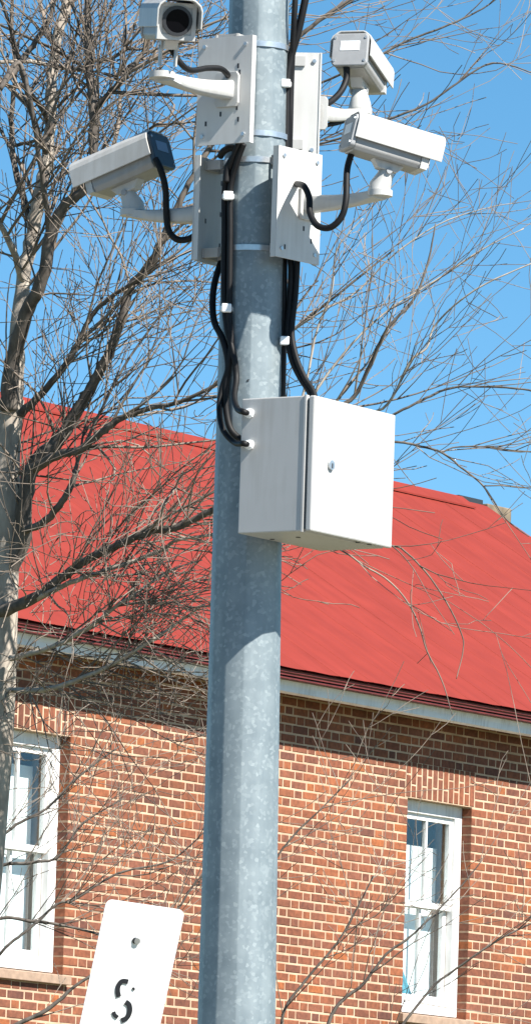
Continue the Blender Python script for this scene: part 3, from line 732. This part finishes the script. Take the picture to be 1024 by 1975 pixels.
# ------------------------------------------------------------------ bare trees
TREES = True
class Tree:
    def __init__(s, name, label, Y0, seed, base):
        s.r = random.Random(seed); s.Y0 = Y0; s.u = Y0*1.008/F
        s.t = thing(name, base, label, 'tree'); s.tw = ([], []); s.n = 0; s.fine = .0024
    def pt(s, px, py, dy): return P(px, py, s.Y0+dy)
    def limb(s, pix, name='limb', m='bark', sides=10, per=6):
        """pix: (px, py, depth offset, width px); returns [(point, radius)]"""
        q = spline([(a, b, c, w) for (a, b, c, w) in pix], per)
        pts, rr = [], []
        for i, (a, b, c, w) in enumerate(q):
            j = min(2.2, .12*w) if 0 < i < len(q)-1 else 0
            pts.append(s.pt(a+s.r.uniform(-j, j), b+s.r.uniform(-j, j), c)); rr.append(max(.0022, w*.5*s.u*s.r.uniform(.95, 1.05)))
        obj(name, tubeg(pts, rr, sides), M[m], s.t, smooth=True)
        return list(zip(pts, rr))
    def fine_limb(s, pix, **k): return s.limb([(a, b, c, w*.8) for (a, b, c, w) in pix], **k)
    def add(s, pts, rr, n=3):
        v, f = tubeg(pts, rr, n, cap=False); o = len(s.tw[0]); s.tw[0].extend(v); s.tw[1].extend(tuple(i+o for i in q) for q in f); s.n += 1
    def twig(s, p, d, L, r, depth, droop=0., kids=3, wander=.22, up=.06, n=None):
        N = n or max(5, int(L/.085)); st = L/N; pts = [p]; rr = [r]; d = d.normalized()
        curl = Vector((s.r.gauss(0, 1), s.r.gauss(0, 1), s.r.gauss(0, 1)))*wander*.28
        for k in range(N):
            if s.r.random() < .2: curl = curl*-.6+Vector((s.r.gauss(0, 1), s.r.gauss(0, 1), s.r.gauss(0, 1)))*wander*.15
            if s.r.random() < .22: d = d+Vector((s.r.gauss(0, 1), s.r.gauss(0, 1), s.r.gauss(0, 1)))*.17
            d = d+curl+Vector((s.r.gauss(0, wander), s.r.gauss(0, wander), s.r.gauss(0, wander)))*.22+Z*(up*.6-droop*(k/N)); d.normalize()
            p = p+d*st; pts.append(p); rr.append(max(s.fine, r*(1-.8*(k+1)/N)))
        s.add(pts, rr)
        if depth > 0:
            for k in range(kids):
                i = s.r.randint(1, N-1); t = (pts[i+1]-pts[i]).normalized()
                az = s.r.uniform(0, 2*math.pi); o = t.orthogonal().normalized(); o = Matrix.Rotation(az, 3, t) @ o
                a = rad(s.r.uniform(25, 60))
                s.twig(pts[i], t*math.cos(a)+o*math.sin(a), L*s.r.uniform(.35, .7), rr[i]*s.r.uniform(.55, .85), depth-1, droop, max(1, kids-1), wander, up)
    def sprout(s, path, count, L, r, depth=2, kids=3, lo=.15, hi=1., bias=Vector((0, 0, .25)), ang=(30, 70), droop=0., wander=.22, up=.06, fine=.0024):
        s.fine = fine
        for k in range(count):
            i = min(len(path)-2, int((lo+(hi-lo)*s.r.random())*(len(path)-1)))
            p, pr = path[i]; t = (path[i+1][0]-p).normalized()
            o = Matrix.Rotation(s.r.uniform(0, 2*math.pi), 3, t) @ t.orthogonal().normalized()
            a = rad(s.r.uniform(*ang)); d = t*math.cos(a)+o*math.sin(a)+bias
            s.twig(p, d, s.r.uniform(*L), min(pr*.8, s.r.uniform(*r)), depth, droop, kids, wander, up)
    def done(s):
        obj('twigs', s.tw, M['twig'], s.t, smooth=True, kind='stuff'); print('twigs', s.n, 'faces', len(s.tw[1]))

if TREES:
    # big tree: trunk just outside the left edge, limbs fan out across the picture
    TY = 33.0
    base = P(-18, 1500, TY); base.z = 0
    T = Tree('bare_tree', 'big bare tree at the left edge with limbs reaching over the roof', TY, 11, base)
    u = T.u
    # trunk
    tz = [0, .3, 1, 2, 3, 4, 4.6]
    tp = []
    for z in tz:
        q = P(-18, 1500, TY); f_ = (z-q.z)
        tp.append((q.x+.018*(z-q.z)+.03*math.sin(z*1.7), TY, z, (.17 if z < .2 else .125 if z < .5 else .105-.009*z)))
    tpix = []
    trunk_pts = [(x, y, z, r) for (x, y, z, r) in tp]
    top = P(8, 1010, TY); top2 = P(14, 880, TY); top3 = P(24, 770, TY)
    trunk_pts = [q for q in trunk_pts if q[2] < top.z-.35]+[(top.x, top.y, top.z, 30*u), (top2.x, top2.y, top2.z, 25*u), (top3.x, top3.y, top3.z, 23*u)]
    sp = spline(trunk_pts, 6)
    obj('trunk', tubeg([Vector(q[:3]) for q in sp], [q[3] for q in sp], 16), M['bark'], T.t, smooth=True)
    tpath = [(Vector(q[:3]), q[3]) for q in sp]
    A = T.limb([(24, 790, 0, 40), (32, 690, .0, 34), (41, 560, .05, 28), (62, 451, .1, 28), (78, 369, .1, 26), (94, 287, .15, 23), (98, 205, .15, 22), (103, 123, .2, 21), (119, 41, .2, 20), (150, -90, .3, 14), (190, -220, .4, 5)])
    A2 = T.limb([(45, 545, .05, 15), (20, 470, -.1, 13), (-20, 400, -.2, 11)], m='bark')
    A3 = T.limb([(92, 300, .15, 12), (60, 210, -.1, 10), (38, 120, -.2, 9), (10, 20, -.3, 7), (-20, -60, -.4, 5)], m='barkdark')
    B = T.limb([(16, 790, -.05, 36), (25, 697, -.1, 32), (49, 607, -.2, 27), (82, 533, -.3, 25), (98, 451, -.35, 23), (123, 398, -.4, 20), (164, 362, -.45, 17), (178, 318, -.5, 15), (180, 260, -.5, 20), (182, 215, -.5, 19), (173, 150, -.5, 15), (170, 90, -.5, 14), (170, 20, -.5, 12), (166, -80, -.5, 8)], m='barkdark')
    B1 = T.limb([(178, 215, -.5, 13), (213, 178, -.55, 12), (246, 139, -.6, 11), (279, 94, -.6, 8), (300, 30, -.6, 6), (330, -60, -.6, 4)], m='barkdark')
    B2 = T.limb([(98, 452, -.35, 12), (80, 330, -.5, 10), (60, 200, -.6, 9), (36, 120, -.6, 9), (0, 170, -.7, 11)], m='barkdark')
    Cc = T.limb([(40, 800, -.1, 18), (82, 757, -.2, 14), (135, 689, -.3, 12), (164, 632, -.35, 10), (195, 588, -.4, 9), (250, 548, -.5, 7), (330, 500, -.6, 5), (400, 470, -.7, 3)], m='barkdark')
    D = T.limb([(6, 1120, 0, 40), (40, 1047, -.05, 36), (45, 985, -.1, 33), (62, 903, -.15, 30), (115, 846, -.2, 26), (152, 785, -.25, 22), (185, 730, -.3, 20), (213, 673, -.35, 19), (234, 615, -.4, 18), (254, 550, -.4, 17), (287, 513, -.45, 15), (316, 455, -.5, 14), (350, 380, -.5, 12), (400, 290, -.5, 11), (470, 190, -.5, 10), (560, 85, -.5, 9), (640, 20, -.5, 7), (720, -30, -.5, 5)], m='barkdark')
    E = T.limb([(60, 905, -.15, 22), (111, 878, -.3, 17), (152, 868, -.4, 16), (197, 833, -.5, 15), (230, 809, -.55, 13), (287, 788, -.6, 10), (360, 770, -.7, 8), (450, 720, -.8, 7), (560, 640, -.9, 6), (660, 560, -1, 5), (760, 480, -1, 3)], m='barkdark')
    E2 = T.limb([(48, 1020, -.1, 16), (80, 1012, -.2, 15), (115, 975, -.3, 14), (140, 930, -.35, 12), (150, 890, -.35, 8), (190, 800, -.4, 6), (250, 690, -.4, 5), (330, 580, -.4, 4)], m='barkdark')
    Fl = T.limb([(0, 1180, -.05, 26), (60, 1157, -.2, 22), (123, 1112, -.35, 18), (164, 1083, -.45, 17), (230, 1051, -.6, 16), (287, 1026, -.7, 15), (336, 1018, -.8, 13), (410, 983, -.9, 12), (480, 930, -1, 11), (560, 850, -1.1, 10), (640, 790, -1.2, 8), (682, 765, -1.2, 8), (720, 689, -1.25, 7), (748, 632, -1.3, 6), (795, 580, -1.3, 5), (823, 514, -1.3, 4), (840, 430, -1.3, 2.5)], m='barkdark')
    G = T.limb([(60, 1160, -.2, 12), (135, 1124, -.4, 10), (205, 1100, -.5, 9), (308, 1063, -.6, 8), (342, 1042, -.7, 6), (420, 1030, -.8, 5), (500, 1010, -.8, 3)])
    G2 = T.limb([(20, 1270, -.1, 12), (110, 1245, -.3, 9), (188, 1198, -.5, 8), (230, 1165, -.6, 7), (267, 1141, -.6, 6), (330, 1100, -.6, 4), (390, 1080, -.6, 2.5)])
    G3 = T.limb([(0, 1330, 0, 12), (90, 1330, -.3, 10), (200, 1290, -.5, 8), (285, 1240, -.6, 7), (345, 1200, -.6, 5), (395, 1165, -.7, 3)])
    for pix in ([(0, 118, -.3, 8), (50, 117, -.2, 8), (101, 124, .1, 9)], [(106, 128, .1, 10), (140, 132, -.2, 9), (170, 133, -.5, 9)],
                [(178, 116, -.5, 9), (212, 112, -.5, 8), (245, 93, -.5, 7), (275, 92, -.5, 5), (320, 60, -.5, 3)],
                [(-20, 190, -.4, 14), (15, 150, -.35, 13), (45, 112, -.3, 12), (80, 62, -.3, 11), (98, 25, -.3, 9), (120, -60, -.3, 6)],
                [(38, 160, -.2, 8), (62, 182, -.1, 10), (85, 215, 0, 11), (98, 258, .12, 12)], [(200, 140, -.5, 6), (228, 144, -.5, 6), (252, 122, -.55, 5)],
                [(64, 440, .1, 12), (30, 330, .2, 11), (22, 230, .3, 10), (30, 130, .3, 9), (22, 40, .3, 8), (30, -60, .3, 5)],
                [(24, 280, .25, 8), (60, 272, .2, 7), (92, 262, .15, 7)], [(110, 205, .15, 7), (135, 180, .1, 6), (160, 150, 0, 5), (190, 60, 0, 4), (205, -20, 0, 3)]):
        pth = T.limb(pix, m=T.r.choice(('barkdark', 'barkdark', 'bark')), sides=8)
        T.sprout(pth, 3, (.4, 1.0), (.004, .007), depth=2, kids=3, bias=Vector((.2, 0, .3)), wander=.26, fine=.0022)
    # fan behind the cabinet, over the sky on the right
    H = []
    H.append(T.fine_limb([(640, 792, -1.2, 6), (738, 788, -1.3, 6), (790, 698, -1.4, 5.5), (823, 670, -1.4, 5), (842, 623, -1.4, 4.5), (918, 557, -1.5, 4), (1030, 505, -1.5, 3)], sides=6))
    H.append(T.fine_limb([(600, 820, -1.15, 7), (700, 830, -1.2, 6), (767, 795, -1.3, 6), (823, 767, -1.3, 6), (861, 750, -1.3, 5.5), (908, 745, -1.3, 5), (1008, 750, -1.3, 4.5), (1060, 765, -1.3, 4)], m='barkdark', sides=6))
    H.append(T.fine_limb([(600, 825, -1.15, 7), (690, 850, -1.2, 6), (764, 852, -1.2, 6), (805, 859, -1.2, 6), (852, 873, -1.2, 5.5), (890, 902, -1.2, 5), (932, 937, -1.2, 4.5), (975, 1000, -1.2, 3.5), (1020, 1035, -1.2, 2.5)], m='barkdark', sides=6))
    H.append(T.fine_limb([(852, 873, -1.2, 4), (880, 862, -1.2, 4), (942, 862, -1.2, 4), (984, 868, -1.2, 3.5), (1040, 872, -1.2, 3)], m='barkdark', sides=6))
    H.append(T.fine_limb([(410, 985, -.9, 9), (520, 1000, -1, 8), (640, 1030, -1.1, 6), (757, 1053, -1.2, 5), (776, 1060, -1.2, 4.5), (805, 1086, -1.2, 4.2), (833, 1119, -1.2, 4), (866, 1171, -1.2, 3.8), (890, 1223, -1.2, 3.4), (893, 1255, -1.2, 2.8), (880, 1310, -1.2, 2)], m='twig', sides=6))
    H.append(T.fine_limb([(520, 1000, -1, 6), (600, 1035, -1.1, 5), (665, 1065, -1.1, 4.5), (701, 1091, -1.1, 4.2), (748, 1119, -1.1, 4), (786, 1162, -1.1, 3.8), (809, 1209, -1.1, 3.8), (823, 1256, -1.1, 3.4), (852, 1313, -1.1, 3), (872, 1380, -1.1, 2)], m='twig', sides=6))
    H.append(T.fine_limb([(560, 85, -.5, 6), (609, 43, -.5, 6), (656, 16, -.5, 5), (720, -30, -.5, 4)], m='barkdark', sides=6))
    H.append(T.fine_limb([(470, 190, -.5, 7), (600, 165, -.6, 6), (700, 120, -.7, 6), (742, 100, -.7, 6), (792, 74, -.7, 5.5), (855, 51, -.7, 5), (930, 15, -.7, 4), (990, -30, -.7, 3)], m='barkdark', sides=6))
    H.append(T.fine_limb([(400, 290, -.5, 8), (520, 290, -.6, 7), (640, 270, -.7, 6), (765, 223, -.8, 6), (824, 199, -.8, 5.5), (880, 160, -.8, 5), (950, 120, -.8, 4), (1030, 140, -.8, 3)], m='barkdark', sides=6))
    H.append(T.fine_limb([(560, 640, -.9, 6), (620, 600, -1, 5), (690, 560, -1, 5), (760, 490, -1, 4), (850, 430, -1, 3.5), (940, 400, -1, 2.5), (1000, 390, -1, 2)], sides=6))
    H.append(T.fine_limb([(560, 850, -1.1, 8), (600, 770, -1.1, 7), (640, 710, -1.1, 6), (700, 640, -1.1, 5), (760, 590, -1.1, 4.5), (840, 540, -1.1, 4), (930, 480, -1.1, 3), (1010, 440, -1.1, 2)], sides=6))
    H.append(T.fine_limb([(560, 850, -1.1, 8), (590, 740, -1.1, 6), (610, 640, -1.1, 5), (640, 560, -1.1, 4.5), (650, 480, -1.1, 3.5), (700, 420, -1.1, 2.5)], sides=6))
    # twigs
    UPR = Vector((.45, 0, .45))
    for path, n in ((A, 16), (A3, 8), (B, 16), (B1, 9), (B2, 6), (A2, 6)):      # boughs, then fine twigs
        T.sprout(path, n//2, (.9, 1.8), (.008, .014), depth=2, kids=4, bias=Vector((.25, 0, .35)), lo=.2, wander=.26, fine=.0022)
        T.sprout(path, n, (.4, 1.1), (.004, .008), depth=2, kids=3, bias=Vector((.2, 0, .3)), lo=.2, wander=.26, fine=.0022)
    for path, n in ((Cc, 12), (D, 26), (E, 15), (E2, 10), (Fl, 23)):
        T.sprout(path, n//3, (.7, 1.4), (.006, .010), depth=2, kids=4, bias=UPR*.8, lo=.12, hi=.8, wander=.22, fine=.0022)
        T.sprout(path, n, (.35, 1.0), (.0035, .007), depth=2, kids=2, bias=UPR*.8, lo=.12, hi=.85, wander=.22, fine=.0022)
    for path, n in ((G, 22), (G2, 27), (G3, 38), (Fl, 12), (D, 8)):
        T.sprout(path, n, (.35, .9), (.003, .006), depth=2, kids=3, bias=Vector((.25, 0, -.05)), lo=.05, hi=.6 if path is not Fl else .4, droop=.08, wander=.3, fine=.0022)
    for i, path in enumerate(H):
        drp = i in (4, 5)
        T.sprout(path, 8 if not drp else 3, (.35, 1.1), (.002, .0038), depth=2, kids=2, bias=(UPR*.5 if not drp else Vector((.1, 0, -.15))), lo=.15, wander=.14, ang=(15, 45), droop=.0 if not drp else .06, fine=.0017)
    T.sprout(tpath, 10, (.4, 1.1), (.004, .008), depth=2, kids=3, bias=Vector((.5, 0, .05)), lo=.7, hi=.95, ang=(50, 90), droop=.05, fine=.0022)
    T.done()

    # sapling in front of the wall, its stems start below the picture
    SYp = 36.0
    for (nm, lab, px0, stems, sd_) in (
        ('bare_sapling', 'thin bare sapling whose stems rise across the wall right of the pole', 600,
         [[(600, 2330, 0, 12), (590, 2150, 0, 10), (640, 1960, 0, 7), (700, 1900, 0, 6), (745, 1842, 0, 5), (800, 1800, 0, 4), (880, 1720, 0, 3), (930, 1660, 0, 2)],
          [(596, 2200, 0, 9), (560, 2050, .1, 7), (545, 1960, .1, 6), (600, 1880, .1, 5), (650, 1820, .1, 4), (690, 1750, .1, 3.5), (720, 1690, .1, 2.5)],
          [(600, 2250, 0, 9), (680, 2100, -.1, 7), (760, 2000, -.1, 6), (830, 1910, -.1, 5), (880, 1870, -.1, 4.5), (960, 1815, -.1, 4), (1030, 1780, -.1, 3)],
          [(596, 2200, 0, 8), (500, 2050, -.1, 6), (470, 1900, -.1, 5), (520, 1690, -.1, 4), (560, 1620, -.1, 4), (620, 1560, -.1, 3), (680, 1500, -.1, 2)]], 21),
        ('bare_sapling', 'thin bare sapling whose branches cross the left window below the tree', -60,
         [[(-60, 2330, 0, 14), (-50, 2100, 0, 11), (0, 2000, 0, 9), (90, 1950, 0, 8), (150, 1900, 0, 6), (230, 1850, 0, 5), (330, 1770, 0, 4.5), (380, 1700, 0, 3.5), (450, 1640, 0, 2)],
          [(-56, 2200, 0, 9), (-50, 1900, 0, 8), (-10, 1780, .1, 7), (60, 1778, .1, 7), (110, 1784, .1, 6), (180, 1800, .1, 5), (260, 1830, .1, 3)],
          [(-50, 1900, 0, 8), (10, 1830, -.1, 6), (60, 1790, -.1, 6), (110, 1745, -.1, 5), (140, 1738, -.1, 5), (200, 1700, -.1, 4.5), (245, 1680, -.1, 4.5), (330, 1660, -.1, 3.5), (400, 1600, -.1, 2.5)],
          [(-50, 1950, 0, 8), (-20, 1660, -.1, 7), (20, 1600, -.1, 6), (90, 1560, -.1, 5), (150, 1500, -.1, 4), (230, 1440, -.1, 3)],
          [(-50, 1950, 0, 8), (-30, 1700, .1, 7), (60, 1665, .1, 6), (110, 1655, .1, 5), (160, 1590, .1, 3.5), (240, 1540, .1, 2.5)]], 22)):
        b0 = P(px0, 2330, SYp); b0.z = 0
        t2 = Tree(nm, lab, SYp, sd_, b0)
        q0 = P(stems[0][0][0], 2330, SYp)
        obj('stem', tubeg([b0, b0.lerp(q0, .5)+Vector((.03, 0, 0)), q0], [.04, .03, 8*t2.u], 8), M['barkdark'], t2.t, smooth=True)
        for st in stems:
            pth = t2.limb(st, name='branch', m='barkdark', sides=6)
            t2.sprout(pth, 8 if sd_ == 21 else 13, (.3, .9), (.0025, .0045), depth=2, kids=2, bias=Vector((.25, 0, .3)), lo=.3, fine=.0019)
        t2.done()
